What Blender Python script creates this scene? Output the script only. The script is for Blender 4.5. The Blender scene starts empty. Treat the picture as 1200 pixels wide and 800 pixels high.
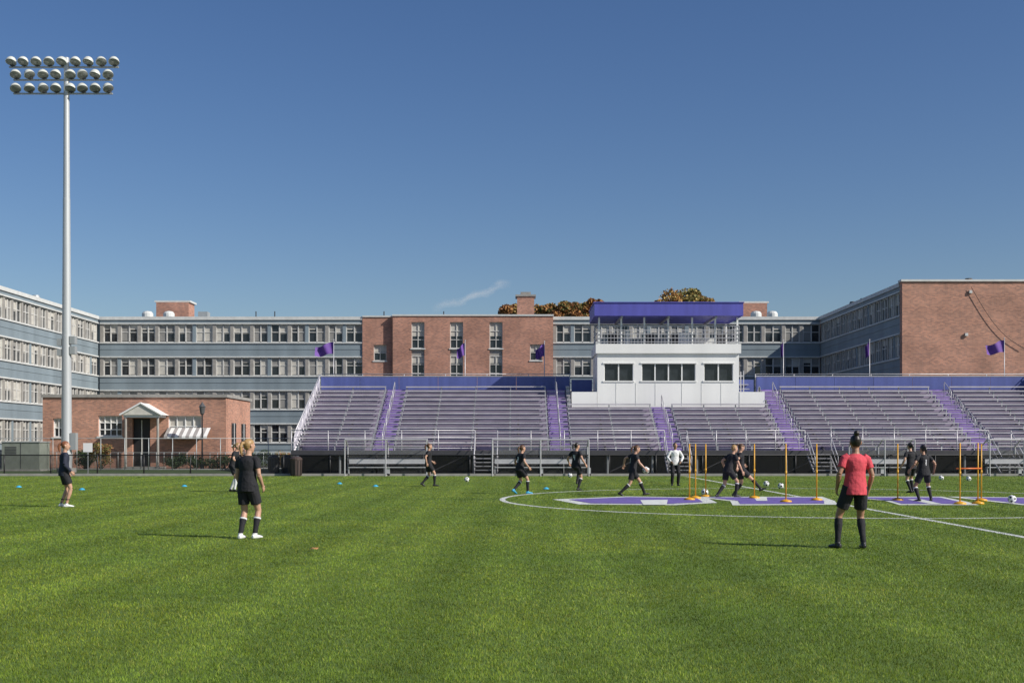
import bpy, math, random
import numpy as np
from mathutils import Vector, Matrix
random.seed(7); rng=np.random.default_rng(5)
F=1400.0; HY=522.0; CX=605.0; CH=1.55
def PX(px,D): return (px-CX)*D/F
def PZ(py,D): return CH+(HY-py)*D/F
def DG(py): return F*CH/(py-HY)
scene=bpy.context.scene
# ------------------------------------------------------------ materials
MATS={}
def mat(name,col,rough=0.7,metal=0.0,var=0.12,scale=3.0,bump=0.0,bscale=40.0,kind=None,col2=None,spec=0.5,coord='Object',streak=0.0):
    if name in MATS: return MATS[name]
    m=bpy.data.materials.new(name); m.use_nodes=True
    nt=m.node_tree; N=nt.nodes; L=nt.links
    b=N['Principled BSDF']; b.inputs['Roughness'].default_value=rough; b.inputs['Metallic'].default_value=metal
    b.inputs['Specular IOR Level'].default_value=spec
    tc=N.new('ShaderNodeTexCoord')
    c=(col[0],col[1],col[2],1)
    src=None
    if kind=='brick':
        br=N.new('ShaderNodeTexBrick'); L.new(tc.outputs['UV'],br.inputs['Vector'])
        br.inputs['Scale'].default_value=1.0
        br.inputs['Brick Width'].default_value=0.22; br.inputs['Row Height'].default_value=0.075; br.inputs['Mortar Size'].default_value=0.006
        br.inputs['Color1'].default_value=(col[0]*1.22,col[1]*1.15,col[2]*1.1,1)
        br.inputs['Color2'].default_value=(col[0]*0.72,col[1]*0.7,col[2]*0.72,1)
        br.inputs['Mortar'].default_value=(0.36,0.32,0.28,1)
        src=br.outputs['Color']
    no=N.new('ShaderNodeTexNoise'); no.inputs['Scale'].default_value=scale; no.inputs['Detail'].default_value=6
    L.new(tc.outputs[coord],no.inputs['Vector'])
    if streak>0:
        mp=N.new('ShaderNodeMapping'); mp.inputs['Scale'].default_value=(1,1,0.08)
        L.new(tc.outputs[coord],mp.inputs['Vector']); L.new(mp.outputs[0],no.inputs['Vector'])
    rp=N.new('ShaderNodeMapRange'); L.new(no.outputs['Fac'],rp.inputs['Value'])
    rp.inputs['From Min'].default_value=0.3; rp.inputs['From Max'].default_value=0.7
    rp.inputs['To Min'].default_value=1-var; rp.inputs['To Max'].default_value=1+var
    mx=N.new('ShaderNodeMix'); mx.data_type='RGBA'; mx.blend_type='MULTIPLY'; mx.inputs['Factor'].default_value=1
    if src is not None: L.new(src,mx.inputs[6])
    else: mx.inputs[6].default_value=c
    cb=N.new('ShaderNodeCombineColor')
    for i in range(3): L.new(rp.outputs[0],cb.inputs[i])
    L.new(cb.outputs[0],mx.inputs[7])
    out=mx.outputs[2]
    if col2 is not None:
        n2=N.new('ShaderNodeTexNoise'); n2.inputs['Scale'].default_value=scale*0.37; n2.inputs['Detail'].default_value=4
        L.new(tc.outputs[coord],n2.inputs['Vector'])
        r2=N.new('ShaderNodeMapRange'); L.new(n2.outputs['Fac'],r2.inputs['Value']); r2.inputs['From Min'].default_value=0.42; r2.inputs['From Max'].default_value=0.6
        m2=N.new('ShaderNodeMix'); m2.data_type='RGBA'; L.new(r2.outputs[0],m2.inputs['Factor']); L.new(out,m2.inputs[6]); m2.inputs[7].default_value=(*col2,1)
        out=m2.outputs[2]
    L.new(out,b.inputs['Base Color'])
    if bump>0:
        nb=N.new('ShaderNodeTexNoise'); nb.inputs['Scale'].default_value=bscale; nb.inputs['Detail'].default_value=4
        L.new(tc.outputs['Object'],nb.inputs['Vector'])
        bp=N.new('ShaderNodeBump'); bp.inputs['Strength'].default_value=bump; bp.inputs['Distance'].default_value=0.02
        L.new(nb.outputs['Fac'],bp.inputs['Height']); L.new(bp.outputs[0],b.inputs['Normal'])
    MATS[name]=m; return m
def mesh_mat(name,col,cover):
    m=mat(name,col,0.5)
    nt=m.node_tree; b=nt.nodes['Principled BSDF']
    o=[n for n in nt.nodes if n.type=='OUTPUT_MATERIAL'][0]
    t=nt.nodes.new('ShaderNodeBsdfTransparent'); x=nt.nodes.new('ShaderNodeMixShader'); x.inputs[0].default_value=cover
    nt.links.new(t.outputs[0],x.inputs[1]); nt.links.new(b.outputs[0],x.inputs[2]); nt.links.new(x.outputs[0],o.inputs['Surface'])
    return m
BRICK=mat('brick',(0.42,0.20,0.135),0.85,var=0.2,scale=0.6,kind='brick')
BRICK2=mat('brick_orange',(0.46,0.23,0.155),0.85,var=0.2,scale=0.5,kind='brick')
BLUE=mat('steel_blue_panel',(0.215,0.265,0.295),0.6,var=0.13,scale=0.8,streak=1)
TRIM=mat('pale_trim',(0.60,0.61,0.59),0.6,var=0.1)
PIER=mat('taupe_panel',(0.31,0.295,0.27),0.6,var=0.15)
FRAME=mat('window_frame',(0.58,0.57,0.54),0.5)
GLASS=mat('window_glass',(0.025,0.03,0.035),0.08,var=0.3,spec=0.6)
BLIND=mat('window_blind',(0.50,0.48,0.43),0.8,var=0.1)
BLIND2=mat('window_blind_grey',(0.25,0.245,0.23),0.8,var=0.1)
WHITE=mat('white_paint',(0.82,0.82,0.80),0.5,var=0.05,scale=1.0,streak=1)
ALU=mat('aluminium',(0.52,0.51,0.53),0.42,0.3,var=0.1)
SEATM=mat('seat_aluminium',(0.50,0.475,0.51),0.45,0.2,var=0.15,scale=1.4)
TREAD=mat('bleacher_tread',(0.31,0.28,0.34),0.5,0.15,var=0.18,scale=1.2)
RISER=mat('bleacher_riser',(0.26,0.22,0.32),0.55,0.1,var=0.2,scale=1.5)
AISLE=mat('aisle_purple',(0.24,0.15,0.42),0.5,var=0.2)
NAVY=mat('guard_blue',(0.085,0.11,0.32),0.5,var=0.12,streak=1)
CANOPY=mat('canopy_blue',(0.095,0.095,0.42),0.5,var=0.12,streak=1)
GALV=mat('galvanised_steel',(0.40,0.42,0.42),0.5,0.35,var=0.12,scale=1.5,streak=1)
BLACK=mat('black_steel',(0.018,0.018,0.02),0.5)
DARK=mat('dark_steel',(0.05,0.05,0.055),0.6)
YEL=mat('yellow_plastic',(0.72,0.36,0.02),0.4,var=0.06)
PURP=mat('purple_cloth',(0.12,0.05,0.27),0.7,var=0.25,scale=2)
CONC=mat('concrete',(0.30,0.29,0.27),0.85,var=0.15,bump=0.2)
ASPH=mat('asphalt',(0.06,0.06,0.062),0.9,var=0.25,scale=0.8)
GROUND=mat('ground_soil',(0.10,0.095,0.06),0.95,var=0.3,scale=0.05)
CHAIN=mesh_mat('black_chain_link',(0.015,0.015,0.015),0.42)
NET=mesh_mat('clear_panel',(0.5,0.52,0.52),0.16)
# ------------------------------------------------------------ mesh builder
def empty(name,loc=(0,0,0)):
    e=bpy.data.objects.new(name,None); scene.collection.objects.link(e); e.location=loc; e.empty_display_size=0.3; return e
class MB:
    def __init__(s): s.v=[];s.f=[];s.m=[];s.mats=[];s.O=Vector((0,0,0));s.U=Vector((1,0,0));s.N=Vector((0,-1,0))
    def frame(s,O,U,N): s.O=Vector(O);s.U=Vector(U);s.N=Vector(N)
    def mi(s,m):
        if m not in s.mats: s.mats.append(m)
        return s.mats.index(m)
    def pt(s,u,v,w): return tuple(s.O+s.U*u+s.N*w+Vector((0,0,v)))
    def poly(s,pts,m):
        i=len(s.v); s.v+= [tuple(p) for p in pts]; s.f.append(tuple(range(i,i+len(pts)))); s.m.append(s.mi(m))
    def box(s,u0,u1,v0,v1,w0,w1,m):   # u along, v up, w outward
        i=len(s.v)
        for a in (u0,u1):
            for b in (v0,v1):
                for c in (w0,w1): s.v.append(s.pt(a,b,c))
        k=s.mi(m)
        for q in ((0,1,3,2),(4,6,7,5),(0,4,5,1),(2,3,7,6),(0,2,6,4),(1,5,7,3)):
            s.f.append(tuple(i+x for x in q)); s.m.append(k)
    def wbox(s,x0,x1,y0,y1,z0,z1,m):
        o=(s.O,s.U,s.N); s.frame((0,0,0),(1,0,0),(0,1,0)); s.box(x0,x1,z0,z1,y0,y1,m); s.O,s.U,s.N=o
    def tube(s,pts,rad,m,n=10,side=(1,0,0),cap=True):
        loft(s.v,s.f,pts,rad,n,side,cap); s.m+= [s.mi(m)]*(len(s.f)-len(s.m))
    def make(s,name,parent=None,smooth=False,bevel=0,recalc=True):
        me=bpy.data.meshes.new(name); me.from_pydata(s.v,[],s.f)
        for m in s.mats: me.materials.append(m)
        me.polygons.foreach_set('material_index',s.m)
        if recalc:
            import bmesh
            bm=bmesh.new(); bm.from_mesh(me); bmesh.ops.recalc_face_normals(bm,faces=bm.faces); bm.to_mesh(me); bm.free()
        uv=me.uv_layers.new(name='UVMap')
        nl=len(me.loops); vi=np.empty(nl,dtype=np.int32); me.loops.foreach_get('vertex_index',vi)
        co=np.empty(len(me.vertices)*3); me.vertices.foreach_get('co',co); co=co.reshape(-1,3)
        nrm=np.empty(len(me.polygons)*3); me.polygons.foreach_get('normal',nrm); nrm=np.abs(nrm.reshape(-1,3))
        tot=np.empty(len(me.polygons),dtype=np.int32); me.polygons.foreach_get('loop_total',tot)
        ln=np.repeat(nrm,tot,axis=0); c=co[vi]
        u=np.where(ln[:,0]>np.maximum(ln[:,1],ln[:,2]),c[:,1],c[:,0]); v=np.where(ln[:,2]>np.maximum(ln[:,1],ln[:,0]),c[:,1],c[:,2])
        uv.data.foreach_set('uv',np.stack([u,v],1).astype(np.float32).ravel())
        me.polygons.foreach_set('use_smooth',[smooth]*len(me.polygons)); me.update()
        ob=bpy.data.objects.new(name,me); scene.collection.objects.link(ob)
        if parent: ob.parent=parent
        if bevel:
            b=ob.modifiers.new('b','BEVEL'); b.width=bevel; b.segments=2
        return ob
def loft(V,Fc,pts,rad,n=10,side=(1,0,0),cap=True):
    pts=[Vector(p) for p in pts]; K=len(pts); base=len(V); S=Vector(side)
    for i,p in enumerate(pts):
        if i==0: t=pts[1]-pts[0]
        elif i==K-1: t=pts[-1]-pts[-2]
        else: t=(pts[i+1]-pts[i]).normalized()+(pts[i]-pts[i-1]).normalized()
        if t.length<1e-9: t=Vector((0,0,1))
        t.normalize(); s=S-t*S.dot(t)
        if s.length<1e-3: s=Vector((0,1,0))-t*t.y
        if s.length<1e-3: s=Vector((0,0,1))-t*t.z
        s.normalize(); f=t.cross(s)
        r=rad[i]; rx,ry=(r,r) if not isinstance(r,(tuple,list)) else r
        for j in range(n):
            a=2*math.pi*j/n; V.append(tuple(p+s*(rx*math.cos(a))+f*(ry*math.sin(a))))
    for i in range(K-1):
        for j in range(n):
            a=base+i*n+j; b=base+i*n+(j+1)%n; Fc.append((a,b,b+n,a+n))
    if cap:
        Fc.append(tuple(base+j for j in reversed(range(n)))); Fc.append(tuple(base+(K-1)*n+j for j in range(n)))
# ------------------------------------------------------------ people
def skinm(n,c): return mat('skin_'+n,c,0.5,var=0.06,scale=8)
def cloth(n,c): return mat('cloth_'+n,c,0.85,var=0.18,scale=9,bump=0.9,bscale=13)
SK_F=skinm('fair',(0.50,0.29,0.20)); SK_T=skinm('tan',(0.36,0.19,0.12))
C_BLK=cloth('black',(0.014,0.014,0.018)); C_NAV=cloth('navy',(0.02,0.024,0.045)); C_RED=cloth('coral_red',(0.60,0.065,0.09)); C_WHT=cloth('white',(0.72,0.72,0.73))
H_BLD=mat('hair_blonde',(0.36,0.22,0.09),0.5,var=0.3,scale=30); H_BRN=mat('hair_brown',(0.10,0.05,0.025),0.5,var=0.3,scale=30); H_DRK=mat('hair_dark',(0.018,0.012,0.01),0.45,var=0.3,scale=30)
H_RED=mat('hair_auburn',(0.22,0.08,0.035),0.5,var=0.3,scale=30)
SH_W=mat('shoe_white',(0.75,0.75,0.74),0.4); SH_B=mat('shoe_black',(0.02,0.02,0.022),0.4); SH_C=mat('shoe_blue',(0.05,0.35,0.6),0.4)
LIP=mat('lip',(0.30,0.09,0.08),0.5); EYEW=mat('eye_white',(0.7,0.7,0.7),0.3); EYED=mat('eye_dark',(0.02,0.015,0.01),0.2)
def remesh(V,Fc,name,m,parent,vox,paint=None,mats=None,sm=2):
    me=bpy.data.meshes.new(name+'_src'); me.from_pydata(V,[],Fc); ob=bpy.data.objects.new(name,me); scene.collection.objects.link(ob)
    import bmesh
    bm=bmesh.new(); bm.from_mesh(me); bmesh.ops.recalc_face_normals(bm,faces=bm.faces); bm.to_mesh(me); bm.free()
    r=ob.modifiers.new('r','REMESH'); r.mode='VOXEL'; r.voxel_size=vox; r.use_smooth_shade=True
    s=ob.modifiers.new('s','SMOOTH'); s.iterations=sm; s.factor=0.5
    dg=bpy.context.evaluated_depsgraph_get(); nm=bpy.data.meshes.new_from_object(ob.evaluated_get(dg)); nm.name=name
    ob.modifiers.clear(); ob.data=nm; nm.materials.clear(); nm.materials.append(m)
    if paint:
        for x in mats: nm.materials.append(x)
        for p in nm.polygons: p.material_index=paint(p.center)
    nm.polygons.foreach_set('use_smooth',[True]*len(nm.polygons))
    ob.parent=parent; return ob
def ik(A,T,l1,l2,hint):
    d=T-A; L=min(d.length,(l1+l2)*0.999); dn=d.normalized(); T=A+dn*L
    a=(l1*l1-l2*l2+L*L)/(2*L); h=math.sqrt(max(l1*l1-a*a,0)); hh=hint-dn*hint.dot(dn); hh.normalize()
    return A+dn*a+hh*h, T
DIG={'1':[(0,1,0,5)],'7':[(-1,2,4,5),(1,2,0,5)],'4':[(-1,0,2,5),(-1,2,2,3),(1,2,0,5)],'2':[(-1,2,4,5),(1,2,2.5,5),(-1,2,2,3),(-1,0,0,2.5),(-1,2,0,1)]}
def person(kind,px,feet,yaw,ph=0.885,lean=(0,0.03),twist=0,feetp=((0.11,0.02,0),(0.11,-0.03,0)),toe=(0,0),fyaw=(8,8),wr=((0.10,0.05,-0.49),(0.10,0.04,-0.49)),
           head=(0,0),skin=None,shirt=None,shorts=None,sock=None,shoe=None,hair=None,style='pony',number=None,sleeve='short',pants=False,scale=1.0,band=False,sockh=0.9,elb=(-1,0.35),bib=False):
    D=DG(feet); E=empty(kind,(PX(px,D),D,0)); E.scale=(scale,)*3
    skin=skin or SK_F; shirt=shirt or C_BLK; shorts=shorts or C_BLK; sock=sock or C_BLK; shoe=shoe or SH_B; hair=hair or H_BRN
    vox=0.0085 if feet>620 else 0.011
    P=Vector((0,0,ph)); sp=Vector((math.sin(lean[0]),math.sin(lean[1]),0)); sp.z=math.sqrt(max(0.05,1-sp.x**2-sp.y**2))
    R=Vector((1,0,0)); tw=math.radians(twist); RS=Vector((math.cos(tw),-math.sin(tw),0)); RS=(RS-sp*RS.dot(sp)).normalized(); FS=sp.cross(RS)*1.0
    if FS.y<0 and abs(twist)<90: FS=-FS
    rot=Matrix.Rotation(-math.radians(yaw),4,'Z')
    hips=[P+R*0.088*s-Vector((0,0,0.02)) for s in (1,-1)]
    knees=[];ank=[];toes=[]
    for i,s in enumerate((1,-1)):
        f=feetp[i]; T=Vector((s*f[0],f[1],0.085+f[2]))
        fy=math.radians(fyaw[i])*s; fd=Vector((math.sin(fy),math.cos(fy),0))
        k,T=ik(hips[i],T,0.42,0.40,fd); knees.append(k); ank.append(T)
        tp=math.radians(toe[i]); toes.append((fd*math.cos(tp)+Vector((0,0,math.sin(tp)))).normalized())
    sh=[P+sp*0.455+RS*0.165*s for s in (1,-1)]; el=[];wri=[]
    for i,s in enumerate((1,-1)):
        w=wr[i]; T=sh[i]+RS*(s*w[0])+FS*w[1]+Vector((0,0,w[2]))
        e,T=ik(sh[i],T,0.275,0.245,FS*elb[0]+RS*s*elb[1]); el.append(e); wri.append(T)
    NB=P+sp*0.50; hy,hp=math.radians(head[0]),math.radians(head[1])
    hf=Vector((math.sin(hy)*math.cos(hp),math.cos(hy)*math.cos(hp),math.sin(hp))); hr=Vector((math.cos(hy),-math.sin(hy),0)); hu=hr.cross(hf)
    HC=NB+(sp*0.6+hu*0.4).normalized()*0.165+hf*0.02
    def W(V): return [tuple(rot@Vector(v)) for v in V]
    TR=[(-0.09,.11,.085),(-0.03,.158,.112),(0.04,.16,.112),(0.13,.135,.098),(0.21,.122,.09),(0.32,.145,.108),(0.40,.158,.105),(0.455,.142,.082),(0.49,.085,.062),(0.51,.055,.052)]
    V=[];Fc=[]
    loft(V,Fc,[P+sp*t for t,_,_ in TR],[(a,b) for _,a,b in TR],16,RS)
    loft(V,Fc,[NB-sp*.04,HC-hu*.04],[.056,.048],12,RS)
    hd=[(-.118,.026,.03,.045),(-.10,.044,.052,.03),(-.06,.062,.08,.012),(-.01,.071,.092,.004),(.04,.074,.097,-.002),(.085,.062,.082,-.006),(.108,.036,.05,-.008),(.116,.012,.02,-.008)]
    def headp(z,f,s=0): return HC+hu*z+hf*f+hr*s
    def hloft(V,Fc,rings,n=16):
        b=len(V)
        for z,rx,ry,f in rings:
            for j in range(n):
                a=2*math.pi*j/n; V.append(tuple(HC+hu*z+hf*(f+ry*math.sin(a))+hr*(rx*math.cos(a))))
        for i in range(len(rings)-1):
            for j in range(n):
                Fc.append((b+i*n+j,b+i*n+(j+1)%n,b+(i+1)*n+(j+1)%n,b+(i+1)*n+j))
        Fc.append(tuple(b+j for j in reversed(range(n)))); Fc.append(tuple(b+(len(rings)-1)*n+j for j in range(n)))
    hloft(V,Fc,hd)
    loft(V,Fc,[headp(.02,.088),headp(-.02,.110),headp(-.035,.100)],[.008,.014,.010],8,hr)
    for s in (1,-1): loft(V,Fc,[headp(-.03,-.005,s*.074),headp(.0,-.01,s*.083),headp(.025,-.012,s*.078)],[(.008,.012),(.011,.019),(.008,.014)],8,hr)
    for i,s in enumerate((1,-1)):
        a,b=hips[i],knees[i]; loft(V,Fc,[a+Vector((0,0,.03)),a.lerp(b,.25),a.lerp(b,.65),b.lerp(a,.06),b],[.088,.085,.066,.054,.053],12,R)
        c=ank[i]; loft(V,Fc,[b,b.lerp(c,.12),b.lerp(c,.32),b.lerp(c,.7),c],[.053,.051,.056,.040,.035],12,R)
        a,b,c=sh[i],el[i],wri[i]
        loft(V,Fc,[a-RS*s*.03,a.lerp(b,.12),a.lerp(b,.5),b],[.052,.052,.045,.037],12,FS); loft(V,Fc,[b,b.lerp(c,.25),b.lerp(c,.7),c],[.037,.040,.030,.025],12,FS)
        d=(c-b).normalized(); pn=RS*s-d*(RS*s).dot(d); pn.normalize(); pf=d.cross(pn).normalized()
        if pf.dot(FS)<0: pf=-pf
        loft(V,Fc,[c-d*.01,c+d*.03,c+d*.085],[(.026,.02),(.037,.017),(.040,.014)],12,pf)
    body=remesh(W(V),Fc,'body',skin,E,vox)
    V=[];Fc=[]
    for i,s in enumerate((1,-1)):
        b,c=el[i],wri[i]; d=(c-b).normalized(); pn=RS*s-d*(RS*s).dot(d); pn.normalize(); pf=d.cross(pn).normalized()
        if pf.dot(FS)<0: pf=-pf
        inn=-pn
        for q,(o,l) in enumerate(((.029,.066),(.010,.074),(-.009,.068),(-.027,.052))):
            p0=c+d*.072+pf*o; p1=p0+d*l*.45+inn*.006; p2=p1+(d*.8+inn*.6)*l*.35; p3=p2+(d*.45+inn*.9)*l*.3
            loft(V,Fc,[p0,p1,p2,p3],[.0092,.0088,.008,.006],7,pf)
        p0=c+d*.022+pf*.026; loft(V,Fc,[p0,p0+(d*.6+pf*.7)*.035,p0+(d*.6+pf*.7)*.035+(d*.9+inn*.4)*.032],[.012,.010,.007],7,pn)
    mb=MB(); mb.v=W(V); mb.f=Fc; mb.m=[0]*len(Fc); mb.mats=[skin]; mb.make('fingers',E,True)
    # shirt
    V=[];Fc=[]
    hem=-0.10 if not pants else -.08
    SR=[(hem,.178,.135),(-.02,.180,.134),(0.06,.172,.128),(0.16,.154,.118),(0.24,.147,.112),(0.33,.160,.123),(0.41,.170,.117),(0.455,.150,.093),(0.488,.095,.07),(0.503,.064,.06)]
    loft(V,Fc,[P+sp*t for t,_,_ in SR],[(a,b) for _,a,b in SR],18,RS)
    for i,s in enumerate((1,-1)):
        a,b,c=sh[i],el[i],wri[i]; loft(V,Fc,[a-RS*s*.05,a.lerp(b,.12),a.lerp(b,.62 if sleeve=='short' else 1)],[.061,.062,.060 if sleeve=='short' else .05],12,FS)
        if sleeve=='long': loft(V,Fc,[b,b.lerp(c,.3),b.lerp(c,.97)],[.05,.050,.036],12,FS)
    paint=None;pm=None
    ri=rot.inverted()
    if number or bib:
        pm=[C_WHT]
        def paint(c):
            q=ri@c; r=q-P; t=r.dot(sp); u=r.dot(RS); f=r.dot(FS)
            if number and f<-.02:
                for o,ch in enumerate(number):
                    cx=(o-(len(number)-1)/2)*.10
                    for (a,b_,c_,d_) in DIG[ch]:
                        if cx+(a-.5)*.026<u<cx+(b_-.5)*.026 and .19+c_*.034<t<.19+d_*.034: return 1
            return 0
    remesh(W(V),Fc,'shirt',shirt,E,vox,paint,pm)
    # shorts / trousers
    V=[];Fc=[]
    loft(V,Fc,[P+sp*.10,P+sp*.0,P-sp*.10],[(.150,.112),(.172,.126),(.165,.12)],16,R)
    for i,s in enumerate((1,-1)):
        a,b,c=hips[i],knees[i],ank[i]
        if pants:
            loft(V,Fc,[a+Vector((0,0,.04)),a.lerp(b,.3),b,],[.10,.094,.072],12,R); loft(V,Fc,[b,b.lerp(c,.4),b.lerp(c,.97)],[.072,.068,.056],12,R)
        else: loft(V,Fc,[a+Vector((0,0,.05)),a.lerp(b,.2),a.lerp(b,.70)],[.098,.101,.094],14,R)
    remesh(W(V),Fc,'shorts' if not pants else 'trousers',shorts,E,vox)
    # socks, shoes
    mb=MB(); V=[];Fc=[];V2=[];Fc2=[];V3=[];F3=[]
    for i,s in enumerate((1,-1)):
        b,c=knees[i],ank[i]; 
        if not pants:
            t0=1-sockh
            ring=[(t0,.058),(max(.33,t0+.01),.0605),(.7,.045),(1.0,.041)]
            loft(V,Fc,[b.lerp(c,t) for t,_ in ring],[r for _,r in ring],14,R)
            loft(V3,F3,[b.lerp(c,t0+.02),b.lerp(c,t0+.09)],[.0625,.0635],14,R)
        fd=toes[i]; side=Vector((fd.y,-fd.x,0)).normalized(); up=side.cross(fd)
        if up.z<0: up=-up
        base=c-up*.045
        loft(V2,Fc2,[base-fd*.065,base-fd*.05,base+fd*.02,base+fd*.10-up*.008,base+fd*.165-up*.015,base+fd*.185-up*.02],[(.022,.026),(.034,.038),(.038,.040),(.043,.030),(.034,.020),(.016,.010)],12,side)
        loft(V2,Fc2,[c+up*.015,c-up*.03],[.043,.042],12,side)
    if not pants: remesh(W(V),Fc,'socks',sock,E,vox*.9)
    if band: mb=MB(); mb.v=W(V3); mb.f=F3; mb.m=[0]*len(F3); mb.mats=[C_WHT]; mb.make('sock_bands',E,True)
    remesh(W(V2),Fc2,'shoes',shoe,E,vox*.8)
    # hair
    V=[];Fc=[]
    hloft(V,Fc,[(-.062,.042,.03,-.046),(-.04,.062,.05,-.038),(.0,.076,.074,-.030),(.04,.080,.098,-.014),(.08,.070,.090,-.010),(.105,.046,.06,-.012),(.120,.018,.03,-.012)])
    if style=='pony': loft(V,Fc,[headp(.05,-.095),headp(.045,-.135),headp(-.02,-.165),headp(-.10,-.155),headp(-.17,-.14)],[.022,.030,.032,.024,.008],10,hr)
    if style=='bun':
        loft(V,Fc,[headp(.085,-.04),headp(.105,-.065),headp(.135,-.075),headp(.162,-.07),headp(.175,-.068)],[.026,.034,.043,.034,.012],12,hr)
    remesh(W(V),Fc,'hair',hair,E,vox,sm=1)
    mb=MB(); V=mb.v
    for s in (1,-1):
        for r,o,m in ((.0125,.080,EYEW),(.0075,.087,EYED)):
            k=len(mb.f); loft(V,mb.f,[rot@headp(.008,o-r,s*.03),rot@headp(.008,o-r*.5,s*.03),rot@headp(.008,o+r*.4,s*.03),rot@headp(.008,o+r*.75,s*.03)],[r*.3,r,r*.9,r*.3],8,rot@hr); mb.m+=[mb.mi(m)]*(len(mb.f)-k)
    k=len(mb.f); loft(V,mb.f,[rot@headp(-.062,.086,-.024),rot@headp(-.062,.097,0),rot@headp(-.062,.086,.024)],[.003,.007,.003],6,rot@hu); mb.m+=[mb.mi(LIP)]*(len(mb.f)-k)
    mb.make('eyes_and_mouth',E,True)
    return E
person('soccer_player',290,631,20,feetp=((.13,.02,0),(.07,-.10,0)),wr=((.03,.14,-.46),(.04,.10,-.49)),head=(25,0),hair=H_BLD,style='pony',sock=C_BLK,shoe=SH_W,band=True,sockh=.72,sleeve='short')
person('soccer_player',273,576,100,feetp=((.1,.10,0),(.1,-.12,0)),wr=((.1,.25,-.3),(.1,-.1,-.42)),lean=(0,.25),hair=H_BLD,shirt=C_BLK,sock=C_WHT)
person('soccer_player',75,594,60,feetp=((.10,.04,0),(.10,-.05,0)),wr=((.06,.12,-.44),(.06,.10,-.46)),hair=H_RED,shirt=C_NAV,sleeve='long',sock=C_BLK,sockh=.3,shoe=SH_W,head=(15,0),style='pony')
person('soccer_player',502,569.5,75,ph=.86,feetp=((.08,.22,0),(.08,-.22,.04)),toe=(0,-25),wr=((.08,-.12,-.44),(.08,.2,-.38)),hair=H_BRN,band=True)
person('soccer_player',609,578.5,60,ph=.85,lean=(0,.15),feetp=((.1,.25,0),(.1,-.16,0.06)),toe=(0,-30),wr=((.15,.1,-.40),(.15,.05,-.42)),hair=H_BRN,band=True,shoe=SH_C,number='2',scale=.97)
person('soccer_player',675,574.5,40,ph=.87,lean=(0,.02),feetp=((.08,.02,0),(.14,.25,.22)),toe=(0,20),wr=((.2,.05,-.42),(.22,.1,-.38)),hair=H_DRK,band=True,number='4',head=(20,-10))
person('soccer_player',741,580.5,80,ph=.80,lean=(0,.18),feetp=((.08,-.40,.02),(.1,.42,0)),toe=(-25,10),wr=((.2,.22,-.36),(.25,-.25,-.34)),hair=H_BRN,band=True,head=(0,-15),number='1')
person('soccer_coach',791,569,175,ph=.885,feetp=((.12,.02,0),(.12,-.02,0)),wr=((.03,.16,-.40),(.03,.16,-.40)),hair=H_DRK,shirt=C_WHT,sleeve='long',pants=True,style='none',skin=SK_T,elb=(-.6,1))
person('soccer_player',853,582.5,70,ph=.83,lean=(0,.35),feetp=((.08,.22,0),(.1,-.30,.0)),toe=(0,-15),wr=((.1,.2,-.42),(.15,-.1,-.42)),hair=H_BLD,band=True,style='none')
person('soccer_player',868,581.5,85,ph=.84,lean=(0,-.05),feetp=((.08,.60,.16),(.1,-.18,0)),toe=(20,0),wr=((.25,-.2,-.38),(.25,.22,-.34)),hair=H_BRN,head=(0,-25))
person('soccer_player',1068,577,-20,ph=.87,lean=(0,.1),feetp=((.15,.12,0),(.12,-.12,0)),wr=((.15,.1,-.42),(.12,.1,-.44)),hair=H_DRK,band=True)
person('soccer_player',1083,587.5,-15,ph=.84,lean=(0,.08),feetp=((.26,.05,0),(.20,-.05,0)),fyaw=(25,20),wr=((.22,.05,-.40),(.22,.08,-.38)),hair=H_DRK,band=True,number='1',scale=.97,skin=SK_T)
person('soccer_coach',1002,642.5,-6,ph=.885,feetp=((.12,-.02,0),(.24,.06,0)),fyaw=(10,22),wr=((.05,.06,-.485),(.08,.10,-.46)),hair=H_DRK,style='bun',shirt=C_RED,skin=SK_T,sock=C_BLK,sockh=.9,shoe=SH_B,head=(8,-4),scale=1.03,lean=(.03,.02),elb=(-1,.6))
# ------------------------------------------------------------ balls, poles, discs
import bmesh
def ball(px,py,D=None,feet=None,r=.11):
    if D is None: D=F*(CH-r)/(py-HY)
    z=r if feet is None else PZ(py,D)
    bm=bmesh.new(); bmesh.ops.create_icosphere(bm,subdivisions=4,radius=r); me=bpy.data.meshes.new('soccer_ball')
    ico=bmesh.new(); bmesh.ops.create_icosphere(ico,subdivisions=1,radius=1); cs=[v.co.normalized() for v in ico.verts]; ico.free()
    bm.to_mesh(me); bm.free(); me.materials.append(mat('ball_white',(.78,.78,.78),.35)); me.materials.append(mat('ball_black',(.03,.03,.03),.35))
    for p in me.polygons:
        p.use_smooth=True
        if max(p.center.normalized().dot(c) for c in cs)>.955: p.material_index=1
    ob=bpy.data.objects.new('soccer_ball',me); scene.collection.objects.link(ob); ob.location=(PX(px,D),D,z+.012); ob.rotation_euler=(random.random()*3,random.random()*3,0)
for b in ((547,562),(898,567),(915,569.5),(826,577),(668,557),(1186,585),(1103,560),(1135,561)): ball(*b)
ball(757,551,D=37.5,feet=1)
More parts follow.
